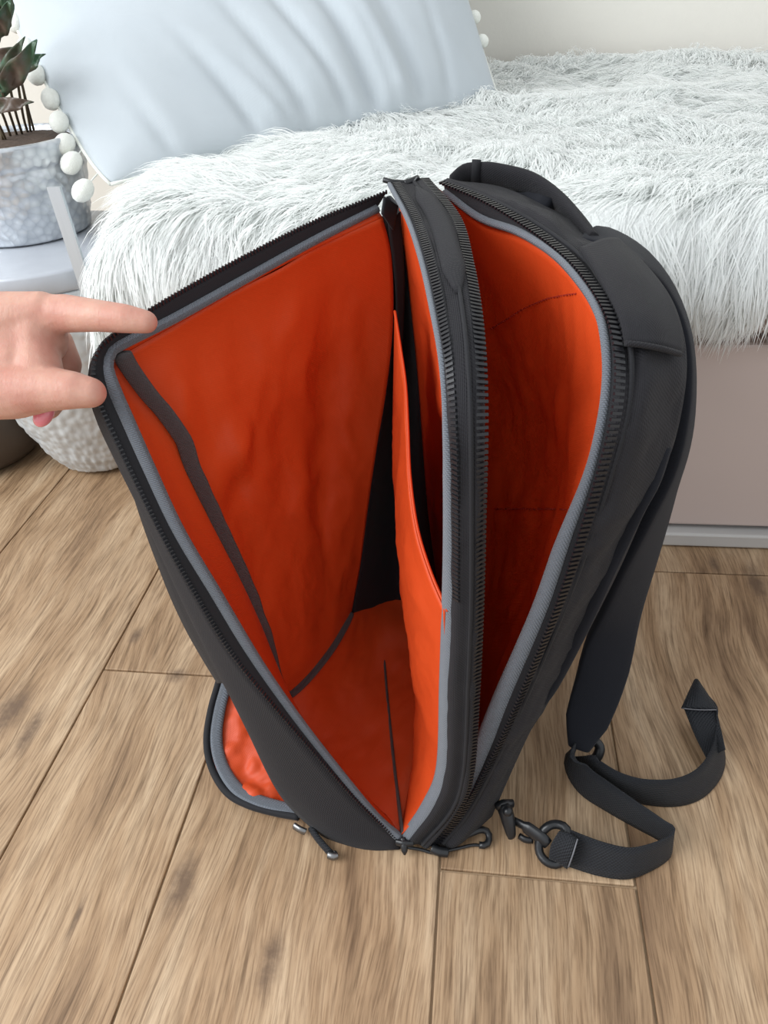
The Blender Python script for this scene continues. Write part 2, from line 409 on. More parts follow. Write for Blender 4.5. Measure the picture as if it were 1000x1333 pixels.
KS = 5; tt = np.linspace(0, 1, KS)[None, :, None]
cur = (1 - tt) ** 2 * P0[:, None] + 2 * tt * (1 - tt) * midp[:, None] + tt ** 2 * tip[:, None]
tg = np.gradient(cur, axis=1); vw = N0[:, None] + rng.normal(0, .28, (len(x), 1, 3)); sd = np.cross(tg, vw); sd /= np.linalg.norm(sd, axis=2, keepdims=True) + 1e-12; sg = np.sign((np.cross(sd, tg) * N0[:, None]).sum(2, keepdims=True)); sd *= np.where(sg == 0, 1, sg)
wd = np.array([.0016, .0018, .0016, .0011, .0001])[None, :, None] * rng.uniform(.6, 1.25, (len(x), 1, 1))
L_ = cur - sd * wd * .5; R_ = cur + sd * wd * .5
verts = np.stack([L_, R_], 2).reshape(-1, 3).astype(np.float32)
NS = len(x); basei = (np.arange(NS) * KS * 2)[:, None]
quad = np.concatenate([basei + np.array([[2 * k, 2 * k + 1, 2 * k + 3, 2 * k + 2]]) for k in range(KS - 1)], 1).reshape(-1, 4)
me = bpy.data.meshes.new('fur_pile'); me.vertices.add(len(verts)); me.vertices.foreach_set('co', verts.ravel())
me.loops.add(quad.size); me.loops.foreach_set('vertex_index', quad.ravel().astype(np.int32))
me.polygons.add(len(quad)); me.polygons.foreach_set('loop_start', np.arange(0, quad.size, 4, dtype=np.int32)); me.polygons.foreach_set('loop_total', np.full(len(quad), 4, np.int32))
me.update(); me.validate(); me.polygons.foreach_set('use_smooth', np.ones(len(quad), bool)); me.materials.append(M['fur'])
nrm = np.repeat(N0 + V3((0, -.1, .35)) + rng.normal(0, .10, N0.shape), KS * 2, 0); nrm /= np.linalg.norm(nrm, axis=1, keepdims=True)
me.normals_split_custom_set_from_vertices(nrm)
pile = link(bpy.data.objects.new('fur_pile', me), throw); tag(pile, kind='stuff')

# ------------------------------------------------------------------ pillow with pompom trim
t = NT('white_cotton'); o_ = t.coord(); t.base(t.mix(t.noise(o_, 12, 2), lin(192, 199, 204), lin(184, 192, 198))); t.set(Roughness=.85, Sheen_Weight=.1)
pb = t.bump(t.noise(t.mapping(o_, (1, 1, 1)), 14, 3, .5, .8), .12, .010); weave(t, 300, .3, .0003, None, False, pb); M['cotton'] = t.m
t = NT('pompom_wool'); o_ = t.coord(); t.base(t.mix(t.noise(o_, 300, 2), lin(240, 241, 234), lin(226, 228, 220))); t.set(Roughness=.95, Sheen_Weight=.4); t.bump(t.noise(o_, 500, 3), .5, .0015); M['pom'] = t.m
QBL = V3(U(144, 240, Z=.452)); QBR = V3(U(652, 138, Z=.462))
e2 = V3((-.531, .644, .55)); e2 /= np.linalg.norm(e2); eR = V3(U(609, 0, Y=float(QBR[1]) + .10)) - QBR; eR /= np.linalg.norm(eR)
SZ = .64; QTL = QBL + e2 * SZ; QTR = QBR + eR * SZ
e1 = (QBR - QBL) / np.linalg.norm(QBR - QBL); e3 = np.cross(e1, e2 + eR); e3 /= np.linalg.norm(e3); e3 = e3 if e3[1] < 0 else -e3
PB = QBL
def pillow_pt(u, v, side):
    a, b = 2 * u - 1, 2 * v - 1
    h = .080 * max(0, (1 - abs(a) ** 2.6) * (1 - abs(b) ** 2.6)) ** .55
    pin = .02 * (abs(a) ** 2 * (1 - b * b)); pin2 = -.012 * (abs(b) ** 2 * (1 - a * a))
    uu = u - pin * .3 if a > 0 else u - .020 * abs(a) ** 2 * (1 - math.exp(-v / .06)) * min(1, (1 - v) / .2); vv = v - math.copysign(pin2, b)
    p = QBL * (1 - uu) * (1 - vv) + QBR * uu * (1 - vv) + QTL * (1 - uu) * vv + QTR * uu * vv
    w = 0
    if side > 0:
        env = min(1, min(u, 1 - u, v, 1 - v) / .08)
        dg = u * .80 + v * .60; ac = v * .80 - u * .60           # soft diagonal drag folds
        low = max(0, 1 - v / .75)
        fold = 1 - abs(noise.noise(Vector((dg * 7.5, ac * 2.2, 1.7)))) * 2.6
        w = env * (.007 * noise.noise(Vector((u * 4.5, v * 4.5, 0))) + .008 * fold * low * max(0, .35 + 1.3 * noise.noise(Vector((u * 3.2, v * 3, 4.)))))
        for (u0, u1, v1, amp, wid) in ((.34, .24, .30, -.012, .016), (.46, .34, .40, -.016, .020), (.56, .40, .52, -.015, .016), (.64, .50, .60, -.020, .024), (.66, .60, .30, .012, .02), (.76, .66, .5, -.012, .02), (.84, .82, .3, -.008, .015), (.15, .10, .22, -.008, .016), (.40, .30, .22, .010, .016), (.71, .60, .46, .014, .022)):
            tt_ = v / v1
            if tt_ < 1.2: w += amp * math.exp(-((u - (u0 + (u1 - u0) * tt_)) / wid) ** 2) * max(0, 1 - tt_ / 1.2) * min(1, v / .06)
    return p + e3 * side * (h + w)
NP = 110; V = []; Fc = []
for side in (1, -1):
    o0 = len(V)
    for j in range(NP):
        for i in range(NP): V.append(pillow_pt(i / (NP - 1), j / (NP - 1), side))
    for j in range(NP - 1):
        for i in range(NP - 1):
            q = (o0 + j * NP + i, o0 + j * NP + i + 1, o0 + (j + 1) * NP + i + 1, o0 + (j + 1) * NP + i)
            Fc.append(q if side > 0 else q[::-1])
pil_c = PB + e1 * SZ / 2
pillow = empty('pillow', pil_c, 'white cotton pillow with pompom trim leaning on the fur throw', 'pillow')
uvp = [((k % NP) / NP * SZ, (k // NP % NP) / NP * SZ) for k in range(len(V))]
cover = mesh_obj('pillow_cover', V, Fc, M['cotton'], pillow, True, uvp)
bm = bmesh.new(); bm.from_mesh(cover.data); bmesh.ops.remove_doubles(bm, verts=bm.verts[:], dist=.0004); bm.to_mesh(cover.data); bm.free()
def edge_pt(k, t_):
    u, v = {'l': (0, t_), 'r': (1, t_), 'b': (t_, 0), 't': (t_, 1)}[k]; return pillow_pt(u, v, 1)
for k, name in (('l', 'edge_cord'), ('r', 'edge_cord'), ('b', 'edge_cord'), ('t', 'edge_cord')):
    tube(name, [edge_pt(k, q) for q in np.linspace(0, 1, 50)], .0026, M['pom'], pillow, k=6)
def pompom(c, anchor, sx=.0135, sz=.018, ax=None):
    bm = bmesh.new(); bmesh.ops.create_icosphere(bm, subdivisions=3, radius=1)
    for v in bm.verts:
        f = 1 + .05 * noise.noise(v.co * 3 + Vector(c) * 20)
        v.co = Vector((v.co.x * sx * f, v.co.y * sx * f, v.co.z * sz * f))
    me = bpy.data.meshes.new('pompom'); bm.to_mesh(me); bm.free(); me.polygons.foreach_set('use_smooth', [True] * len(me.polygons)); me.materials.append(M['pom'])
    o = bpy.data.objects.new('pompom', me); o.location = tuple(map(float, c))
    d = Vector(V3(anchor) - V3(c)); o.rotation_euler = d.to_track_quat('Z', 'Y').to_euler(); link(o, pillow)
    tube('thread', [V3(anchor), V3(c)], .0012, M['pom'], o, k=5)
def nearest_edge(k, px, py):
    best = None
    for t_ in np.linspace(0, 1, 300):
        p = edge_pt(k, t_); c = R3.T @ (p - np.array([0, 0, H])); q = (500 + F * c[0] / -c[2], 666.5 - F * c[1] / -c[2])
        d = (q[0] - px) ** 2 + (q[1] - py) ** 2
        if best is None or d < best[0]: best = (d, p)
    return best[1]
for (px, py, ax_, ay_) in [(5, -12, 18, -24), (19, 29, 16, 8), (35, 63, 33, 43), (47, 97, 52, 82), (66, 129, 67, 115), (77, 159, 82, 148), (84, 188, 92, 178), (93, 212, 104, 196), (108, 248, 130, 222)]:
    an = nearest_edge('l', ax_, ay_); pompom(U(px, py, Y=float(an[1]) - .022), an)
for t_ in (.20, .27, .34, .41): 
    an = edge_pt('r', t_); pompom(an + e1 * .010 + V3((0, 0, -.006)), an, .011, .012)

# ------------------------------------------------------------------ side table, planter, plant, brown pouf
t = NT('hammered_silver'); o_ = t.coord(); t.base(t.mix(t.noise(o_, 40, 3), lin(208, 213, 215), lin(190, 196, 200))); t.set(Roughness=.42, Metallic=.25); M['hammer'] = t.m
t = NT('table_top_white'); o_ = t.coord(); t.base(t.mix(t.noise(o_, 30, 3), lin(188, 192, 199), lin(174, 178, 186))); t.set(Roughness=.4, Metallic=.15); t.bump(t.noise(o_, 60, 3), .1, .003); M['ttop'] = t.m
t = NT('mosaic_silver'); o_ = t.coord(); vo = t.n('ShaderNodeTexVoronoi'); vo.inputs['Scale'].default_value = 85; t.l(o_, vo.inputs['Vector'])
t.base(t.mix(vo.outputs['Distance'], lin(226, 230, 234), lin(172, 178, 185))); t.set(Roughness=.28, Metallic=.55); t.bump(vo.outputs['Distance'], .5, .003); M['mosaic'] = t.m
t = NT('soil'); o_ = t.coord(); t.base(t.mix(t.noise(o_, 60, 4), lin(92, 74, 62), lin(64, 52, 44))); t.set(Roughness=.95); t.bump(t.noise(o_, 90, 4), .8, .006); M['soil'] = t.m
t = NT('brown_leather'); o_ = t.coord(); t.base(t.mix(t.noise(o_, 20, 4), lin(84, 72, 62), lin(68, 58, 50))); t.set(Roughness=.5); t.bump(t.noise(o_, 180, 3), .15, .002); M['leather'] = t.m
TC = np.array([-.665, 1.055, 0])
table = empty('side_table', TC, 'hammered silver bowl-shaped side table beside the daybed', 'side table')
def hammer(a, r, z):
    d, _ = noise.voronoi(Vector((a * .2 * 62, z * 62 * 1.05, 3.3)))
    return .0045 * (.55 - min(d[0], 1.0)) if .006 < z < .338 else 0
zs = np.linspace(.004, .343, 120)
prof = [(float(np.interp(zz, [0, .01, .04, .11, .2, .28, .343], [.06, .082, .100, .126, .150, .163, .166])), float(zz)) for zz in zs]
lathe('bowl', prof, M['hammer'], table, 260, TC, hammer)
lathe('table_top', [(.160, .344), (.167, .345), (.170, .349), (.170, .370), (.168, .374), (.164, .375), (.01, .375)], M['ttop'], table, 96, TC)
PC = np.array([-.705, 1.105, .376])
planter = empty('planter', PC, 'round silver mosaic planter standing on the hammered side table', 'planter')
def mos(a, r, z):
    d, _ = noise.voronoi(Vector((a * r * 85, z * 85, 1.3))); return .003 * (.5 - min(d[0], 1)) if .004 < z < .125 and abs(z - .100) > .004 else 0
prof = [(.088, .001)] + [(float(np.interp(zz, [0, .04, .09, .100, .106, .13], [.09, .099, .108, .106, .110, .113])), float(zz)) for zz in np.linspace(.003, .130, 50)] + [(.111, .133), (.105, .133), (.103, .128), (.102, .118)]
lathe('pot_wall', prof, M['mosaic'], planter, 200, PC, mos)
lathe('soil', [(.1025, .121), (.095, .126), (.05, .128), (.004, .129)], M['soil'], planter, 48, PC)
t = NT('plant_stem'); t.base(t.mix(t.noise(t.coord(), 60, 2), lin(96, 84, 60), lin(70, 58, 44))); t.set(Roughness=.7); M['stem'] = t.m
t = NT('plant_leaf'); o_ = t.coord(); t.base(t.mix(t.ramp(t.noise(o_, 26, 3), [(.42, (0, 0, 0, 1)), (.62, (1, 1, 1, 1))]), lin(52, 82, 58), lin(84, 70, 60))); t.set(Roughness=.4, Specular_IOR_Level=.5); t.bump(t.noise(o_, 120, 2), .2, .002); M['leaf'] = t.m
plant = empty('potted_plant', PC + np.array([0, 0, .129]), 'dark green leafy plant growing in the silver planter', 'plant')
def leaf(a, b, width, tilt=0.0, fold=.25):
    a = V3(a); b = V3(b); ax = b - a; L = np.linalg.norm(ax); ax /= L
    view = V3((0, 0, H)) - (a + b) / 2; view /= np.linalg.norm(view)
    sdv = np.cross(ax, view); sdv /= np.linalg.norm(sdv); nn = np.cross(sdv, ax); sdv = sdv * math.cos(tilt) + nn * math.sin(tilt); nn = np.cross(sdv, ax)
    nl, nw = 14, 7; G = np.zeros((nw, nl, 3))
    for i in range(nl):
        s_ = i / (nl - 1); w_ = width * math.sin(math.pi * s_ ** .8) ** .75 * (1 - .35 * s_) + .0006
        for q in range(nw):
            c_ = q / (nw - 1) * 2 - 1
            G[q, i] = a + ax * L * s_ + sdv * c_ * w_ * .5 + nn * (abs(c_) * fold * w_ * .5 - .12 * L * (s_ ** 2) + .004 * math.sin(s_ * 14 + c_ * 2))
    return grid_obj('leaf', G, M['leaf'], plant, .0008)
yp = float(PC[1])
for (a, b, w_, tl, dy_) in [((-4, 128), (26, 52), .040, .3, -.02), ((2, 118), (46, 60), .042, -.2, -.03), ((-14, 140), (36, 132), .030, .2, -.05), ((-20, 95), (14, 62), .04, .4, .02), ((-12, 50), (14, 8), .040, -.3, .0), ((2, 40), (12, -14), .036, .3, .03), ((20, 98), (52, 70), .034, .5, .02), ((-20, 70), (-6, -10), .05, 0, .03), ((-30, 110), (8, 100), .03, .1, .0), ((-40, 60), (-70, 20), .045, 0, 0), ((-50, 110), (-90, 90), .045, 0, -.02)]:
    leaf(U(*a, Y=yp + dy_), U(*b, Y=yp + dy_ - .02), w_ * .72, tl)
for (x0, y0, x1, y1, x2, y2, dy_) in [(14, 178, 4, 150, -6, 130, -.02), (22, 176, 14, 152, 2, 118, -.03), (29, 175, 20, 145, 10, 100, -.01), (36, 172, 30, 150, 22, 100, .0), (44, 169, 36, 140, 26, 98, .02), (8, 183, 0, 165, -14, 140, -.05), (4, 184, -2, 160, -20, 95, 0), (40, 171, 31, 120, 27, 105, -.01), (-10, 184, -20, 120, -40, 60, 0), (-16, 184, -30, 150, -50, 110, 0)]:
    a = U(x0, y0, Z=.376 + .127); pts = np.array([a, U(x1, y1, Y=(a[1] + yp + dy_) / 2), U(x2, y2, Y=yp + dy_)]); tube('stem', spline(pts, 12), .0019, M['stem'], plant, k=6)
BC = np.array([-.915, 1.050, 0])
pouf = lathe('floor_basket', [(.09, .003), (.106, .006), (.122, .022), (.130, .05), (.133, .08), (.132, .12), (.126, .155), (.11, .175), (.07, .183), (.01, .185)], M['leather'], None, 64, BC)
tag(pouf, 'dark brown rounded leather pouf on the floor behind the side table', 'pouf')
# flat metal upright at the daybed's end
pa = U(70, 243, Y=.905); pb_ = U(100, 336, Y=.905); pc_ = pb_ + (pb_ - pa) * .55
ribbon('end_bracket', spline([pa, (pa + pb_) / 2, pb_, pc_], 8), .019, (1, -.15, 0), M['strip'], bed, .004, 3).data.polygons.foreach_set('use_smooth', [False] * 14)

# ------------------------------------------------------------------ BACKPACK
bag = empty('backpack', (-.02, .52, 0), 'charcoal backpack standing unzipped with bright orange lining showing', 'backpack')
def part(name, mat_path_fn=None): pass

def teeth(name, path, side, parent, mat, pitch=.0030, size=(.0034, .0012, .0014), lift=.0012, n0=0, n1=None):
    L = np.linalg.norm(np.diff(path, axis=0), axis=1).sum(); n = int(L / pitch)
    p = spline(path, n) if len(path) < n else spline(path, n); t_ = np.gradient(p, axis=0); t_ /= np.linalg.norm(t_, axis=1, keepdims=True)
    sdv = spline(side, n); sdv = sdv - (sdv * t_).sum(1, keepdims=True) * t_; sdv /= np.linalg.norm(sdv, axis=1, keepdims=True)
    nn = np.cross(t_, sdv); ps = []
    for i in range(n):
        f = p[i]
        bx, fx = box_data(f, sdv[i] * size[0] * .5, t_[i] * size[1] * .5, nn[i] * size[2] * .5)
        ps.append((bx, fx))
    V_, F_ = joined(ps); o = mesh_obj(name, V_, F_, mat, parent, False); tag(o, kind='stuff'); return o
CAMP = np.array([0, 0, H])
def toward(p, d):      # move points d metres towards the lens side (small clearances on curved cloth)
    p = np.asarray(p); v = CAMP - p; return p + v / np.linalg.norm(v, axis=-1, keepdims=True) * d

# --- control curves (points on the real object: image direction + distance from the lens plane y)
FR = UY([(524, 1098, .364), (470, 1048, .366), (420, 992, .370), (360, 923, .376), (300, 848, .383), (250, 766, .390), (213, 700, .396), (180, 634, .403), (150, 570, .411), (130, 525, .418), (121, 490, .425), (124, 464, .432), (140, 443, .442), (188, 408, .475), (294, 347, .545), (408, 289, .615), (503, 250, .668)])
FB = UY([(522, 1092, .366), (486, 1060, .369), (428, 990, .376), (382, 930, .383), (335, 862, .391), (281, 772, .398), (232, 690, .404), (192, 605, .413), (168, 551, .420), (149, 508, .428), (139, 478, .436), (144, 458, .444), (158, 448, .452), (228, 413, .495), (320, 362, .556), (408, 313, .612), (490, 271, .662)])
FS = UY([(362, 895, .492), (346, 830, .488), (319, 758, .484), (283, 681, .478), (254, 618, .473), (231, 563, .469), (197, 520, .462), (172, 487, .457), (158, 462, .453)])
FT = UY([(158, 462, .453), (240, 416, .505), (330, 366, .562), (420, 319, .617), (498, 283, .658)])
FF = UY([(457, 799, .612), (461, 778, .618), (469, 735, .626), (479, 660, .637), (490, 585, .647), (501, 520, .654), (509, 455, .659), (512, 395, .662), (509, 330, .662), (498, 283, .658)])
FBt = UY([(362, 895, .492), (373, 907, .487), (400, 885, .512), (430, 848, .553), (448, 818, .588), (457, 799, .612)])
OS = UY([(524, 1102, .363), (480, 1111, .360), (438, 1098, .364), (400, 1072, .372), (362, 1030, .384), (322, 950, .398), (282, 868, .410), (243, 780, .418), (207, 692, .426), (172, 622, .434), (142, 560, .440), (124, 505, .444), (122, 478, .446), (130, 455, .452), (170, 424, .475), (280, 358, .545), (400, 296, .615), (500, 254, .668)])
OF = FF + np.array([-.03, .012, 0.0])

front = grid_obj('front_panel', loft([FR, spline(OS, 60) * .6 + spline(FR, 60) * .4 + V3((-.004, -.004, 0)), OS], 80, 9), M['dark'], bag, .0016)
front['label'] = 'dark woven front panel pulled open to the left'
out_front = coons(OS[10::-1] if False else OS[4:13][::1], OF, np.array([OS[4], (OS[4] + OF[0]) / 2 + V3((-.02, 0, .0)), OF[0]]), np.array([OS[12], (OS[12] + OF[-1]) / 2, OF[-1]]), 40, 26)
grid_obj('outer_face', bulge(out_front, (-.022, -.004, 0)), M['dark'], front, .0016)
grid_obj('zipper_tape', loft([FR, FB], 110, 4), M['tape'], front, .0012)
teeth('zipper_teeth', toward(FR, .0015), FB - FR, front, M['teeth'], .0032)
tube('edge_binding', toward(spline(FB, 120), .001), .0052, M['binding'], front, .0034)
gus = loft([FB[:11], FB[:11] * .5 + np.vstack([spline(FS, 11)]) * .5 + V3((-.006, .0, -.005)), FS], 60, 14)
grid_obj('gusset_lining', gus, M['orange'], front, .001)
gt = loft([FB[10:], FT], 50, 5); grid_obj('top_gusset_lining', gt, M['orange'], front, .001)
pan = coons(FBt, FT, FS, FF, 64, 90)
pan = bulge(pan, (-.020, .012, .0), .8)
pn = gnormals(pan); nvp, nup = pan.shape[:2]; uu_, vv_ = np.meshgrid(np.linspace(0, 1, nup), np.linspace(0, 1, nvp))
def crease(u0, v0, u1, v1, amp, wid):
    dx, dy2 = u1 - u0, v1 - v0; L2 = dx * dx + dy2 * dy2; tt2 = np.clip(((uu_ - u0) * dx + (vv_ - v0) * dy2) / L2, 0, 1)
    d2 = (uu_ - u0 - tt2 * dx) ** 2 + (vv_ - v0 - tt2 * dy2) ** 2
    return amp * np.exp(-d2 / wid ** 2) * np.sin(np.clip(tt2, .04, .96) * math.pi) ** .5
cr_ = sum(crease(*c_) for c_ in ((.06, .64, .32, .76, .007, .05), (.10, .56, .30, .64, -.005, .045), (.22, .74, .27, .60, .005, .045), (.38, .76, .33, .5, .004, .06), (.58, .97, .50, .25, .006, .09), (.76, .95, .64, .15, -.006, .08), (.42, .42, .66, .60, .004, .06)))
pan = pan + pn * (cr_ * np.sign(pn[nvp // 2, nup // 2, 0]))[:, :, None]
pan = wrinkle(pan, .008, 11, 2.0, (1, 1, .6)); pan = wrinkle(pan, .0016, 30, 7.0, (1, 1, .5))
grid_obj('panel_lining', pan, M['orange'], front, .001)
wob = np.array([[.0016 * nz((i * .23, 0, 3.)), 0, .0016 * nz((i * .31, 5., 0))] for i in range(70)])
tube('seam_binding', toward(spline(FS, 70), .004) + wob + V3((.003, -.004, .003)), np.linspace(.0056, .0072, 70), M['seam'], front, .0034, 10, (1, .25, 0))
tube('seam_binding', toward(spline(FBt, 40), .003), .0040, M['seam'], front, .004)

# --- compartment floor, far side
CF = V3((-.035, .625, .02))
A_ = FBt[0]; B_ = U(523, 1090, Z=.012); Dd = FBt[-1]
near_e = np.array([A_, U(395, 955, Z=.035), U(455, 1025, Z=.022), B_])
flo = coons(near_e, np.array([Dd, (Dd + CF) / 2 + V3((-.01, .062, -.008)), CF]), FBt, np.array([B_, (B_ + CF) / 2, CF]), 40, 30)
flo = bulge(flo, (0, 0, -.012)); flo = wrinkle(flo, .004, 24, 4.0)
grid_obj('compartment_floor', np.maximum(flo, np.array([-9, -9, .006])), M['orange'], bag, .001)
low = loft([FB[:5], FB[:5] * .5 + spline(near_e[::-1], 5) * .5 + V3((0, .012, -.006)), near_e[::-1]], 30, 8)
grid_obj('corner_lining', low, M['orange'], bag, .001)
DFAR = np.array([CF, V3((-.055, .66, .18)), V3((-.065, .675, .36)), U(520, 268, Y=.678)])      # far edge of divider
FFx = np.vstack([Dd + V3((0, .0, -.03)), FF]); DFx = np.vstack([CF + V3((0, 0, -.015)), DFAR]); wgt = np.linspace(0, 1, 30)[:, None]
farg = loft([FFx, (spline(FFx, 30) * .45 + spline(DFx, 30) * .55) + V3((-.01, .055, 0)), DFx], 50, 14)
grid_obj('far_gusset', farg, M['tape'], bag, .001)  # dark cloth instead of orange lining puts the recess's deep shade into colour
tube('elastic_loop', spline([U(497, 800, Z=.020), U(502, 880, Z=.014), U(512, 985, Z=.014), U(519, 1045, Z=.016), U(524, 1085, Z=.018)], 20), np.linspace(.0009, .0036, 20), M['seam'], bag, .0014)
tube('floor_seam', spline([U(413, 900, Z=.034), U(400, 917, Z=.034), U(388, 933, Z=.032)], 8), .003, M['seam'], bag, .002)

# --- divider: spine between the two zips, left and right lining, slanted inner pocket
SL = UY([(528, 1092, .366), (558, 1050, .373), (577, 1004, .378), (582, 892, .385), (586, 780, .391), (586, 672, .396), (583, 570, .403), (577, 476, .430), (563, 398, .478), (549, 338, .532), (531, 285, .600), (508, 241, .668)])
SM = UY([(545, 1100, .363), (585, 1055, .368), (600, 1000, .372), (604, 892, .377), (608, 780, .381), (608, 672, .385), (606, 560, .393), (601, 472, .418), (592, 395, .468), (579, 333, .525), (560, 280, .598), (530, 236, .678)])
SR = UY([(561, 1100, .366), (596, 1055, .371), (613, 1010, .375), (621, 900, .383), (626, 780, .388), (628, 672, .392), (630, 560, .400), (629, 480, .424), (624, 410, .464), (614, 345, .524), (597, 283, .600), (556, 233, .688)])
sp = loft([SL, SL * .62 + SM * .38 + V3((0, -.004, .0015)), SM + V3((0, .002, -.001)), SR * .62 + SM * .38 + V3((0, -.004, .0015)), SR], 110, 17)
divider = grid_obj('divider', wrinkle(sp, .0009, 35, 1.0), M['dark'], bag, .0014)
divider['label'] = 'dark padded divider wall with a zip on each edge'
tube('edge_binding', toward(spline(SL, 110), .0005), np.interp(np.linspace(0, 1, 110), [0, .1, .4, .55, .62, 1], [.006, .0075, .0072, .005, .0028, .0022]), M['binding'], divider, .0032)
tsl = SL[4:] + (SM[4:] - SL[4:]) * .36; tsl = toward(tsl, .0055); teeth('zipper_teeth', tsl, SM[4:] - SL[4:], divider, M['teeth'], .0036, (.0060, .0019, .0020))
tsr = SR + (SM - SR) * .10; tsr = toward(tsr, .005); teeth('zipper_teeth', tsr, SM - SR, divider, M['teeth'], .0040, (.0078, .0020, .0020))
for fr_ in (.30,): 
    c = toward(SM * (1 - fr_) + SR * fr_, .0035); tube('piping', spline(c, 90), .0016, M['tape'], divider, k=6)
c = toward(SM * .55 + SL * .45, .0030); tube('piping', spline(c, 90), .0014, M['tape'], divider, k=6)
padc = spline(toward(SM[8:] * .75 + SR[8:] * .25, .004)[:], 30)[2:28]
rr = .0085 * np.minimum(1, np.sin(np.linspace(.12, math.pi - .05, 26)) * 1.9)
tube('padded_tab', padc, rr, M['dark'], divider, rr * .45, 12, (1, .1, 0))
near_i = SL[:8]; top_i = SL[7:]
lf = coons(np.array([SL[0], (SL[0] + CF) / 2, CF]), top_i, near_i, DFAR, 40, 50)
lf = bulge(lf, (.012, 0, 0)); lf = wrinkle(lf, .004, 20, 3.0)
grid_obj('divider_lining', lf, M['orange'], divider, .001)
PE = UY([(514, 405, .600), (521, 450, .565), (528, 500, .533), (531, 555, .502), (534, 620, .468), (543, 685, .438), (560, 742, .413), (583, 796, .388)])
pk_far = np.array([V3((-.042, .625, .03)), V3((-.072, .635, .15)), V3((-.085, .625, .28)), PE[0]])
pk = coons(np.array([pk_far[0], (SL[0] + V3((-.042, .625, .03))) / 2 + V3((-.002, 0, .01)), SL[0] + V3((-.002, 0, .006))]), PE, pk_far, np.array([SL[0] + V3((-.002, 0, .006)), SL[1], SL[2], SL[3], PE[-1]]) + V3((-.002, 0, 0)), 44, 44)
pk = bulge(pk, (-.010, -.004, 0), .8); pk = wrinkle(pk, .0035, 30, 9.0, (1, 1, .8))
inner = grid_obj('inner_pocket', pk, M['orange'], divider, .001)
tube('hem', toward(spline(PE, 60), .0008), .0012, M['orange'], inner, k=6)
tube('pocket_tag', [U(575, 960, Y=.388), U(574, 975, Y=.386), U(576, 992, Y=.385)], .0018, M['seam'], divider, k=6)
rf = coons(np.array([SR[0], (SR[0] + CF) / 2 + V3((.02, 0, 0)), CF + V3((.02, 0, 0))]), SR[7:], SR[:8], np.array([CF + V3((.02, 0, 0)), V3((-.03, .67, .2)), V3((-.04, .69, .38)), SR[-1]]), 34, 40)
grid_obj('divider_lining', bulge(rf, (-.008, 0, 0)), M['orange'], divider, .001)

# --- rear compartment
BR = UY([(566, 1100, .367), (600, 1060, .374), (648, 975, .385), (690, 880, .394), (727, 790, .402), (756, 706, .408), (783, 617, .415), (801, 546, .424), (807, 490, .437), (803, 440, .455), (792, 405, .475), (770, 368, .507), (738, 332, .548), (687, 293, .602), (630, 260, .652), (577, 237, .695)])
IB = UY([(566, 1098, .369), (590, 1062, .377), (627, 975, .388), (655, 905, .397), (702, 795, .406), (733, 706, .412), (765, 622, .420), (783, 550, .430), (790, 490, .443), (787, 440, .460), (778, 405, .480), (757, 370, .510), (722, 332, .553), (676, 302, .606), (625, 283, .652), (580, 250, .693)])
BM = UY([(596, 1094, .372), (630, 1050, .382), (668, 965, .396), (708, 885, .409), (750, 790, .416), (785, 706, .421), (812, 630, .425), (838, 550, .435), (846, 480, .450), (842, 430, .470), (824, 385, .500), (800, 350, .535), (765, 318, .575), (705, 280, .620), (640, 252, .668), (583, 234, .700)])
BO = UY([(640, 1062, .392), (660, 1016, .404), (694, 943, .418), (734, 880, .430), (772, 808, .438), (808, 735, .444), (845, 650, .449), (874, 584, .455), (889, 520, .464), (893, 470, .478), (888, 430, .498), (872, 390, .528), (838, 346, .575), (790, 313, .619), (700, 264, .676), (648, 243, .695), (590, 236, .708)])
back = grid_obj('back_panel', wrinkle(loft([BR, BR * .6 + BM * .4 + V3((0, -.003, 0)), BM + V3((0, -.006, .002)), BO], 110, 22), .004, 22, 6.0), M['dark'], bag, .0016)
back['label'] = 'dark padded rear section with carrying straps'
BFAR = BO + np.array([-.075, .235, 0.0]) ; BFAR[:, 2] = np.linspace(0, 1, len(BO)) ** .5 * .5; BFAR[0, 2] = .002
bf_far = np.array([V3((-.03, .66, .004)), V3((-.02, .68, .18)), V3((.0, .70, .36)), BO[-1]])
bface = coons(np.array([BO[0], V3((.005, .53, .003)), bf_far[0]]), BO[9:], BO[:10], bf_far, 40, 50)
grid_obj('rear_face', bulge(bface, (.020, 0, 0)), M['navy'], back, .0016)
grid_obj('zipper_tape', toward(loft([IB, BR + (BM - BR) * .16], 110, 4), .0012), M['tape'], back, .0012)
teeth('zipper_teeth', toward(BR, .0042), BM - BR, back, M['teeth'], .0040, (.0078, .0020, .0020))
tube('edge_binding', toward(spline(IB, 120), .0015), np.interp(np.linspace(0, 1, 120), [0, .08, .2, .45, .55, .8, .9, 1], [.003, .008, .0085, .006, .0034, .0025, .005, .004]), M['binding'], back, .003)
tube('piping', toward(spline(BR * .62 + BM * .38, 110), .0042), .0017, M['tape'], back, k=6)
bw_far = np.array([V3((-.045, .655, .01)), V3((-.02, .68, .17)), V3((-.005, .70, .34)), IB[-1] + V3((0, .004, -.004))])
bwl = coons(np.array([IB[0], V3((-.02, .50, .006)), bw_far[0]]), IB[8:], IB[:9], bw_far, 50, 60)
bwl = bulge(bwl, (.016, .004, 0)); bwl = wrinkle(bwl, .005, 16, 12.0, (1, 1, .7))
bwo = grid_obj('rear_lining', bwl, M['orange'], back, .001)
fg2 = loft([np.array([CF + V3((.02, 0, 0)), V3((-.03, .67, .2)), V3((-.04, .69, .38)), SR[-1]]), bw_far + V3((0, .004, 0))], 30, 6)
grid_obj('far_gusset', fg2, M['orange'], back, .001)
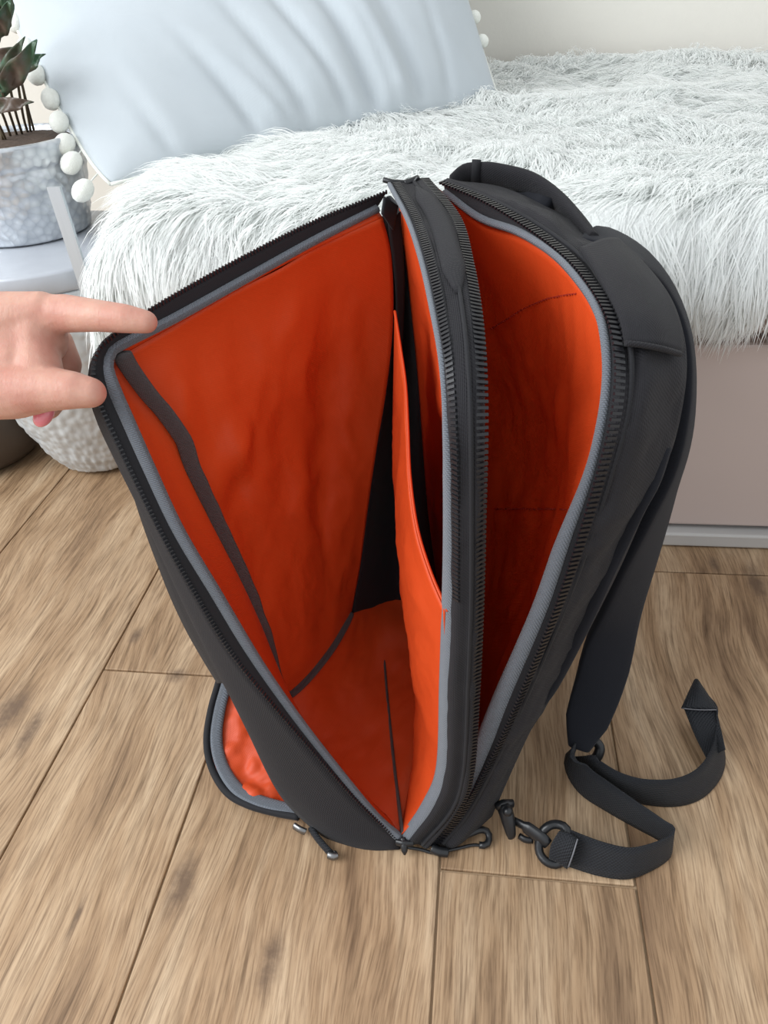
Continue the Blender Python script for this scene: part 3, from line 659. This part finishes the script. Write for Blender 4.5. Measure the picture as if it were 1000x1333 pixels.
def stitches(rows, G, name, parent):
    """little thread dashes lying on grid G along rows given by image direction"""
    nv, nu = G.shape[:2]; K = 5; ps = []
    jj = np.linspace(0, nv - 1, nv * K); ii = np.linspace(0, nu - 1, nu * K); j0 = np.minimum(jj.astype(int), nv - 2); i0 = np.minimum(ii.astype(int), nu - 2); a = (jj - j0)[:, None, None]; b = (ii - i0)[None, :, None]
    D = (G[j0][:, i0] * (1 - a) * (1 - b) + G[j0 + 1][:, i0] * a * (1 - b) + G[j0][:, i0 + 1] * (1 - a) * b + G[j0 + 1][:, i0 + 1] * a * b).reshape(-1, 3)
    c = (D - CAMP) @ R3; q = np.stack([500 + F * c[:, 0] / -c[:, 2], 666.5 - F * c[:, 1] / -c[:, 2]], 1)
    for row in rows:
        line = spline(np.array([(x_, y_, 0) for x_, y_ in row]), 60)[:, :2]
        pts = np.array([D[((q - l) ** 2).sum(1).argmin()] for l in line]); L = np.linalg.norm(pts[-1] - pts[0]); n = max(8, int(L / .0056)); pts = spline(pts[::6], n)
        for k in range(n - 1):
            tg_ = pts[k + 1] - pts[k]; tg_ = tg_ / (np.linalg.norm(tg_) + 1e-9); v_ = CAMP - pts[k]; v_ -= v_ @ tg_ * tg_; v_ /= np.linalg.norm(v_)
            ps.append(box_data(toward(pts[k], .0030), tg_ * .0016, np.cross(tg_, v_) * .0005, v_ * .0005))
    V_, F_ = joined(ps); o = mesh_obj(name, V_, F_, M['thread'], parent, False); tag(o, kind='stuff'); return o
stitches([[(645, 663), (700, 662), (756, 664)], [(640, 428), (690, 398), (735, 384), (764, 382)]], bwl, 'stitching', back)
# yoke that carries the strap
Y0 = UY([(812, 449, .455), (806, 415, .470), (792, 385, .492), (772, 350, .525), (755, 325, .555)]); Y1 = UY([(850, 453, .462), (846, 420, .478), (832, 380, .510), (810, 345, .545), (785, 316, .585)]); Y2 = UY([(887, 460, .478), (884, 425, .498), (868, 385, .530), (838, 346, .575), (803, 312, .618)])
yk = grid_obj('yoke', toward(loft([Y0, Y1 + V3((0, -.004, .003)), Y2], 30, 14), .006), M['dark'], back, .004)
tube('yoke_seam', toward(spline(UY([(814, 447, .452), (835, 449, .454), (862, 454, .458), (886, 461, .470)]), 16), .007), .0020, M['dark'], back, k=6)
# fuzzy mesh patches lower on the rear edge
for (a, b) in (((868, 600, .452), (838, 660, .447)), ((848, 640, .446), (800, 735, .44))):
    pass
lower_pad = UY([(876, 582, .452), (858, 622, .446), (838, 655, .442), (800, 735, .434), (764, 812, .43), (726, 885, .424), (690, 940, .414), (662, 1005, .402)])
tube('rear_piping', toward(spline(lower_pad, 60), .002) + V3((-.004, 0, 0)), np.interp(np.linspace(0, 1, 60), [0, .1, .7, 1], [.003, .0085, .0085, .003]), M['navy'], back, .005, 10)

# --- grab handle
hp = spline(UY([(588, 236, .700), (606, 226, .712), (630, 226, .712), (662, 231, .706), (696, 241, .694), (727, 262, .672), (753, 291, .640), (775, 322, .605)]), 50)
hr = np.interp(np.linspace(0, 1, 50), [0, .1, .2, .6, 1], [.006, .0095, .0120, .0130, .0145])
handle = tube('grab_handle', hp, hr, M['dark'], bag, hr * .42, 14, (-.35, -.35, 1)); handle['label'] = 'padded dark carry handle on the top'
tube('handle_cuff', hp[6:9], .0130, M['tape'], handle, .0060, 12, (-.35, -.35, 1))

# --- shoulder strap with its webbing
sc = UY([(790, 334, .585), (806, 326, .615), (846, 352, .636), (874, 395, .632), (890, 450, .612), (893, 520, .592), (883, 590, .576), (856, 665, .562), (827, 740, .553), (800, 815, .542), (781, 885, .512), (763, 938, .482), (752, 975, .462)])
sw = spline([V3((-.3, .95, .1)), V3((-.2, .95, .2)), V3((.6, .75, .1)), V3((.9, .35, .1)), V3((.95, .2, .15)), V3((.95, .2, .15))], 60)
sp_ = spline(sc, 60)
strap = ribbon('shoulder_strap', sp_, np.interp(np.linspace(0, 1, 60), [0, .2, .6, .85, .95, 1], [.05, .060, .066, .054, .042, .018]), sw, M['navy'], bag, .011, 7, .003)
md = strap.modifiers.new('bev', 'BEVEL'); md.width = .003; md.segments = 2; md.limit_method = 'ANGLE'
strap['label'] = 'navy padded shoulder strap hanging to the floor'
# second strap, on the hidden far side of the back
sc2 = sc + np.array([-.065, .13, 0]); sc2 = np.vstack([BO[14] + V3((-.03, .0, -.02)), BO[14] + V3((.0, .03, -.002)), sc2[3:10]])
s2 = ribbon('shoulder_strap', spline(sc2, 40) + V3((.012, 0, 0)), .052, np.array([(-.2, .95, .1)] * 40), M['navy'], bag, .011, 5, .003)
WB = M['webbing']
def floor_band(name, pts, w, mat, parent, lean=(0, 0, 1), n=60):
    b = spline(UZ([(a, c, z) for a, c, z in pts]), n); ln_ = spline(np.array(lean, float), n) if np.ndim(lean) == 2 else np.broadcast_to(V3(lean), (n, 3))
    ln_ = ln_ / np.linalg.norm(ln_, axis=1, keepdims=True)
    return ribbon(name, b + ln_ * w / 2, w, ln_, mat, parent, .0016, 5)
tail = floor_band('webbing_tail', [(757, 1000, .012), (768, 1018, .003), (795, 1036, .0015), (835, 1046, .0015), (880, 1049, .0015), (915, 1038, .0015), (938, 1012, .002), (943, 985, .004), (934, 960, .010), (918, 938, .018)], .036, WB, bag, [(0, .1, 1), (0, .15, 1), (0, .2, 1), (0, .15, 1), (-.1, .1, 1), (-.25, .3, .9), (-.35, .6, .75)])
tail['label'] = 'loose black webbing tail curling on the floor'
tp = [U(888, 921, Z=.035), U(933, 923, Z=.035), U(944, 985, Z=.03), U(921, 985, Z=.010), U(905, 955, Z=.018)]
tipq = np.array([[U(890, 921, Z=.04), U(905, 958, Z=.026), U(922, 992, Z=.012)], [U(911, 922, Z=.042), U(921, 950, Z=.032), U(934, 982, Z=.02)], [U(932, 923, Z=.04), U(939, 950, Z=.036), U(944, 976, Z=.03)]])
grid_obj('tail_end', loft(list(tipq), 12, 6), WB, tail, .0018)
dm = np.array([[U(887, 922, Z=.042), U(905, 886, Z=.055)], [U(910, 923, Z=.045), U(906.5, 884.5, Z=.056)], [U(934, 924, Z=.042), U(908, 886, Z=.055)]])
dmd = loft(list(dm), 10, 7); dmd = bulge(dmd, (0, -.002, .003)); grid_obj('folded_tip', dmd, WB, tail, .003)
tube('stitch_line', toward(spline(np.array([U(888, 922, Z=.042), U(910, 924, Z=.045), U(933, 924, Z=.042)]), 10), .002), .0006, M['gthread'], tail, k=5)
loop = floor_band('webbing_loop', [(748, 985, .03), (744, 1010, .012), (760, 1036, .003), (790, 1056, .0015), (825, 1076, .0015), (855, 1092, .0015), (873, 1104, .0015), (870, 1118, .0015), (845, 1134, .0015), (815, 1144, .0015), (780, 1140, .002), (748, 1130, .003), (726, 1121, .006)], .034, WB, bag, [(0, .3, 1), (.1, .2, 1), (.1, .3, 1), (0, .3, 1), (-.1, .1, 1), (-.1, .05, 1), (0, .35, .95), (0, .5, .85), (-.1, .6, .8)])
loop['label'] = 'black webbing strap looping back to the buckle'
# ladder lock at the end of the shoulder strap
adj = [U(764, 962, Z=.035), U(775, 965, Z=.035), U(781, 974, Z=.03), U(776, 987, Z=.022), U(766, 990, Z=.02)]
tube('strap_adjuster', spline(np.array(adj), 20), .0055, M['plastic'], bag, .004, 10)
# buckle chain
def ring(name, pts, r, mat, parent, rb=None):
    p = spline(np.array(pts), 28, True); k = 8; N = len(p); c = p.mean(0); V_ = []; Fc_ = []
    t_ = np.roll(p, -1, 0) - np.roll(p, 1, 0); t_ /= np.linalg.norm(t_, axis=1, keepdims=True); o_n = p - c; o_n -= (o_n * t_).sum(1, keepdims=True) * t_; o_n /= np.linalg.norm(o_n, axis=1, keepdims=True); b_ = np.cross(t_, o_n)
    for i in range(N):
        for q in range(k): a = 2 * math.pi * q / k; V_.append(p[i] + o_n[i] * math.cos(a) * r + b_[i] * math.sin(a) * (rb or r))
    for i in range(N):
        for q in range(k): Fc_.append((i * k + q, i * k + (q + 1) % k, ((i + 1) % N) * k + (q + 1) % k, ((i + 1) % N) * k + q))
    return mesh_obj(name, V_, Fc_, mat, parent)
buckle = bpy.data.objects.new('swivel_buckle', None); buckle.location = tuple(U(690, 1080, Z=.01)); link(buckle, bag); buckle.empty_display_size = .02
buckle['label'] = 'black plastic swivel buckle on the floor'
ring('buckle_ring', [U(724, 1073, Z=.03), U(738, 1080, Z=.03), U(735, 1105, Z=.018), U(728, 1124, Z=.008), U(712, 1122, Z=.007), U(702, 1108, Z=.01), U(704, 1088, Z=.02), U(712, 1077, Z=.028)], .0042, M['plastic'], buckle)
wr = loft([np.array([U(728, 1082, Z=.034), U(718, 1100, Z=.022), U(716, 1117, Z=.010)]), np.array([U(742, 1085, Z=.036), U(734, 1104, Z=.026), U(727, 1122, Z=.012)]), np.array([U(752, 1092, Z=.034), U(746, 1112, Z=.024), U(739, 1130, Z=.010)])], 8, 8)
grid_obj('webbing_wrap', wr, WB, buckle, .004)
tube('stitch_line', toward(spline(np.array([U(752, 1092, Z=.035), U(746, 1112, Z=.026), U(740, 1129, Z=.012)]), 8), .004), .0007, M['gthread'], buckle, k=5)
tube('link_bar', spline(np.array([U(668, 1068, Z=.022), U(684, 1076, Z=.022), U(706, 1092, Z=.02), U(714, 1099, Z=.018)]), 12), np.interp(np.linspace(0, 1, 12), [0, .3, .35, .8, 1], [.0045, .0045, .0072, .0078, .006]), M['plastic'], buckle, np.interp(np.linspace(0, 1, 12), [0, .3, .35, 1], [.003, .003, .004, .004]), 8)
tube('link_clip', spline(np.array([U(676, 1088, Z=.010), U(684, 1093, Z=.010), U(694, 1094, Z=.010)]), 8), .0035, M['plastic'], buckle, .0025, 8)
tube('toggle', spline(np.array([U(655, 1046, Z=.040), U(659, 1058, Z=.034), U(663, 1075, Z=.024), U(666, 1090, Z=.014)]), 14), np.interp(np.linspace(0, 1, 14), [0, .15, .5, .9, 1], [.0055, .0085, .0075, .0052, .0035]), M['plastic'], buckle, np.interp(np.linspace(0, 1, 14), [0, .2, 1], [.004, .0055, .004]), 10)
bm = bmesh.new(); bmesh.ops.create_uvsphere(bm, u_segments=14, v_segments=10, radius=.0048); me = bpy.data.meshes.new('pin'); bm.to_mesh(me); bm.free(); me.polygons.foreach_set('use_smooth', [True] * len(me.polygons)); me.materials.append(M['plastic'])
o = bpy.data.objects.new('pin', me); o.location = tuple(toward(U(661, 1056, Z=.036), .006)); link(o, buckle)
tube('toggle_arm', [U(646, 1050, Z=.036), U(656, 1046, Z=.04), U(668, 1046, Z=.038)], .004, M['plastic'], buckle, k=8)

# --- zipper pulls and cords
def puller(name, pts, r, mat=None, parent=bag, rb=None): return tube(name, spline(np.array(pts), 14), r, mat or M['plastic'], parent, rb, 8)
puller('zipper_pull', [U(524, 1090, Z=.016), U(526, 1100, Z=.012), U(527, 1113, Z=.006)], np.interp(np.linspace(0, 1, 14), [0, .5, .8, 1], [.003, .0038, .003, .001]))
puller('zipper_slider', [U(516, 1096, Z=.012), U(526, 1098, Z=.014), U(538, 1098, Z=.012)], .0034, None, bag, .0024)
puller('pull_cord', [U(530, 1103, Z=.010), U(548, 1106, Z=.005), U(562, 1110, Z=.004), U(576, 1111, Z=.004)], .0016)
puller('cord_toggle', [U(562, 1104, Z=.008), U(571, 1108, Z=.007), U(583, 1110, Z=.005)], .0045)
puller('zipper_pull', [U(592, 1094, Z=.012), U(610, 1086, Z=.012), U(626, 1080, Z=.011), U(635, 1083, Z=.008), U(637, 1092, Z=.005), U(633, 1100, Z=.004), U(624, 1100, Z=.004)], .0034)
puller('pull_cord', [U(580, 1108, Z=.004), U(598, 1104, Z=.003), U(616, 1100, Z=.003), U(628, 1101, Z=.003)], .0015)
puller('zipper_pull', [U(404, 1077, Z=.010), U(414, 1092, Z=.007), U(426, 1106, Z=.006), U(432, 1112, Z=.006)], .0042, M['webbing'], bag, .0025)
puller('pull_end', [U(428, 1112, Z=.007), U(434, 1114, Z=.007), U(438, 1113, Z=.006)], .0042, M['steel'])
puller('zipper_slider', [U(383, 1075, Z=.010), U(391, 1080, Z=.010), U(398, 1083, Z=.008)], .004, M['steel'], bag, .0025)
puller('zipper_pull', [U(499, 234, Y=.672), U(512, 237, Y=.670), U(530, 238, Y=.675)], .0022, None, bag, .0012)
puller('zipper_slider', [U(527, 239, Y=.674), U(536, 236, Y=.676), U(545, 232, Y=.680)], .003, None, bag, .0025)
puller('zipper_pull', [U(538, 240, Y=.676), U(541, 235, Y=.676), U(545, 230, Y=.676)], .0018)
# dark zip end gathered at the far top corner
gx = coons(np.array([FF[-1] + V3((.0, -.002, .004)), U(512, 300, Y=.664)]), np.array([U(500, 256, Y=.667), U(518, 268, Y=.672)]), np.array([FF[-1] + V3((.0, -.002, .004)), U(500, 256, Y=.667)]), np.array([U(512, 300, Y=.664), U(518, 268, Y=.672)]), 8, 8)
grid_obj('zip_end', toward(gx, .006), M['tape'], bag, .002)
grid_obj('far_zip_tape', toward(loft([UY([(505, 290, .664), (514, 360, .668), (516, 430, .668), (512, 520, .664)]), UY([(521, 275, .674), (526, 360, .676), (524, 440, .676), (517, 525, .67)])], 20, 5), .006), M['tape'], bag, .0015)

# --- front pocket fallen open on the floor
pf_near = UZ([(392, 1062, .012), (360, 1056, .010), (325, 1046, .010), (298, 1030, .012), (279, 1000, .018), (272, 965, .03), (277, 925, .045), (288, 885, .06)])
hinge = np.array([U(400, 1058, Z=.012), U(385, 1010, Z=.02), U(365, 960, Z=.035), U(345, 905, Z=.05)])
pf = loft([pf_near, pf_near * .5 + spline(hinge, len(pf_near)) * .5 + V3((.0, .004, -.004)), hinge], 50, 16)
pocket = grid_obj('front_pocket', np.maximum(wrinkle(wrinkle(pf, .007, 26, 3.0), .003, 60, 8.0), V3((-9, -9, .004))), M['orange'], bag, .0012)
pocket['label'] = 'orange lined front pocket flap folded down to the floor'
tube('pocket_binding', toward(spline(pf_near, 60), .003) + V3((.007, .004, 0)), .0030, M['binding'], pocket, .0066, 10, (0, 0, 1))
tube('pocket_rim', spline(pf_near, 60) + V3((-.002, -.001, 0)), .0042, M['tape'], pocket, .004)
# black rim of the pocket running up the front panel
rim_a = UY([(284, 888, .418), (262, 852, .422), (243, 818, .425), (225, 780, .428), (209, 740, .431), (194, 700, .433), (182, 665, .434), (171, 630, .434)]); rim_b = UY([(298, 888, .404), (280, 852, .407), (264, 818, .410), (248, 780, .413), (232, 740, .416), (216, 700, .418), (200, 665, .421), (178, 626, .428)])
grid_obj('pocket_rim', toward(loft([rim_a, rim_b], 40, 4), .003), M['tape'], front, .003)
tube('pocket_binding', toward(spline(UY([(264, 797, .402), (253, 776, .404), (241, 754, .406), (230, 732, .408), (221, 708, .411)]), 20), .009), np.sin(np.linspace(.15, 3.0, 20)) * .0036 + .0006, M['binding'], front, .0022)

# ------------------------------------------------------------------ hand holding the flap
t = NT('skin'); o_ = t.coord()
c1 = t.mix(t.ramp(t.noise(o_, 38, 3), [(.35, (0, 0, 0, 1)), (.65, (1, 1, 1, 1))]), lin(203, 157, 139), lin(190, 134, 118)); t.base(c1)
t.set(Roughness=.5, Specular_IOR_Level=.4, Subsurface_Weight=.25, Subsurface_Scale=.006); t.b.inputs['Subsurface Radius'].default_value = (1, .35, .2)
pb = t.bump(t.noise(o_, 420, 3), .25, .0008); pb = t.bump(t.noise(t.mapping(o_, (2.2, .7, .7)), 120, 3, .6, .8), .22, .0012, pb); t.bump(t.noise(o_, 45, 2), .15, .003, pb); M['skin'] = t.m
t = NT('pink_nail'); t.base(t.mix(t.noise(t.coord(), 80, 1), lin(240, 140, 150), lin(232, 128, 140))); t.set(Roughness=.2, Coat_Weight=.5); M['nail'] = t.m
DH = 0.0
def hp_(px, py, d):      # a joint at image direction and distance along the lens axis
    r = R3 @ np.array([(px - 500) / F, -(py - 666.5) / F, -1.0]); return np.array([0, 0, H]) + r * d
def capsule(a, b, ra, rb, n=14):
    a = V3(a); b = V3(b); ax = b - a; L = np.linalg.norm(ax) + 1e-9; ax /= L
    q = np.array([.3, .5, .8]); q -= q @ ax * ax; q /= np.linalg.norm(q); w = np.cross(ax, q); V_ = []; Fc_ = []
    rows = [(a, ra, th) for th in np.linspace(-math.pi / 2, 0, 5)] + [(b, rb, th) for th in np.linspace(0, math.pi / 2, 5)]
    for c_, r_, th in rows:
        for i in range(n):
            an = 2 * math.pi * i / n; V_.append(c_ + ax * r_ * math.sin(th) + (q * math.cos(an) + w * math.sin(an)) * r_ * max(math.cos(th), .03))
    m_ = len(rows)
    for j in range(m_ - 1):
        for i in range(n): Fc_.append((j * n + i, j * n + (i + 1) % n, (j + 1) * n + (i + 1) % n, (j + 1) * n + i))
    Fc_.append(tuple(range(n - 1, -1, -1))); Fc_.append(tuple(range((m_ - 1) * n, m_ * n)))
    return V_, Fc_
d0 = float((R3.T @ (U(124, 470, Y=.43) - CAMP))[2] * -1)       # distance of the held corner
def chain(pts):
    out = []
    P_ = [hp_(a, b, d0 + dd) for a, b, dd, r in pts]; rs = [r * (d0 + dd) / F for a, b, dd, r in pts]
    for i in range(len(P_) - 1): out.append(capsule(P_[i], P_[i + 1], rs[i], rs[i + 1]))
    return out
hand_parts = []
hand_parts += chain([(40, 412, .000, 27), (85, 408, -.004, 25), (128, 411, -.012, 21), (165, 415, -.016, 19), (190, 419, -.016, 15.5)])                 # index
hand_parts += chain([(-60, 505, .0, 44), (20, 508, -.004, 38), (62, 506, -.010, 30), (96, 508, -.014, 25), (118, 511, -.014, 20.5)])                      # thumb
hand_parts += chain([(20, 430, .026, 28), (72, 446, .036, 23), (86, 474, .040, 20), (78, 505, .036, 19), (62, 530, .028, 17)])                          # middle finger, curled
hand_parts += chain([(0, 450, .040, 27), (48, 466, .052, 21), (58, 494, .052, 19), (46, 520, .042, 17)])                                        # ring finger
hand_parts += chain([(-20, 470, .050, 24), (20, 486, .060, 18), (26, 505, .058, 16), (14, 522, .050, 14)])                                    # little finger
hand_parts += chain([(46, 424, .000, 30), (46, 455, .002, 30), (50, 488, -.003, 32)])      # web between thumb and index
hand_parts += chain([(54, 406, -.003, 27), (-20, 425, .004, 46), (-130, 440, .012, 52)])
hand_parts += chain([(45, 440, .008, 42), (-20, 452, .012, 58), (-130, 462, .018, 56)])
hand_parts += chain([(20, 478, .006, 46), (-40, 490, .010, 54), (-130, 482, .018, 54)])
hand_parts += chain([(10, 495, .012, 50), (-130, 488, .02, 52)])
hand_parts += chain([(30, 440, .026, 34), (-30, 460, .030, 44), (-130, 470, .022, 50)])
hand_parts += chain([(-130, 470, .018, 60), (-300, 500, .03, 62), (-560, 560, .05, 74)])
V_, F_ = joined(hand_parts)
hand_root = empty('hand', hp_(0, 470, d0), 'bare hand reaching in from the left, pinching the open bag corner', 'hand')
ho = mesh_obj('skin', V_, F_, M['skin'], hand_root)
md = ho.modifiers.new('re', 'REMESH'); md.mode = 'VOXEL'; md.voxel_size = .0016; md.use_smooth_shade = True
md = ho.modifiers.new('sm', 'SMOOTH'); md.factor = .5; md.iterations = 10
# pink nail of the curled finger
bm = bmesh.new(); bmesh.ops.create_uvsphere(bm, u_segments=20, v_segments=12, radius=1); me = bpy.data.meshes.new('fingernail'); bm.to_mesh(me); bm.free(); me.polygons.foreach_set('use_smooth', [True] * len(me.polygons)); me.materials.append(M['nail'])
o = bpy.data.objects.new('fingernail', me)
nc = hp_(57, 540, d0 + .020); o.location = tuple(nc)
ax = hp_(50, 550, d0 + .022) - hp_(66, 524, d0 + .022); rotm = Vector(ax).to_track_quat('Z', 'Y'); o.rotation_euler = rotm.to_euler(); o.scale = (.0068, .0062, .0095); link(o, hand_root)
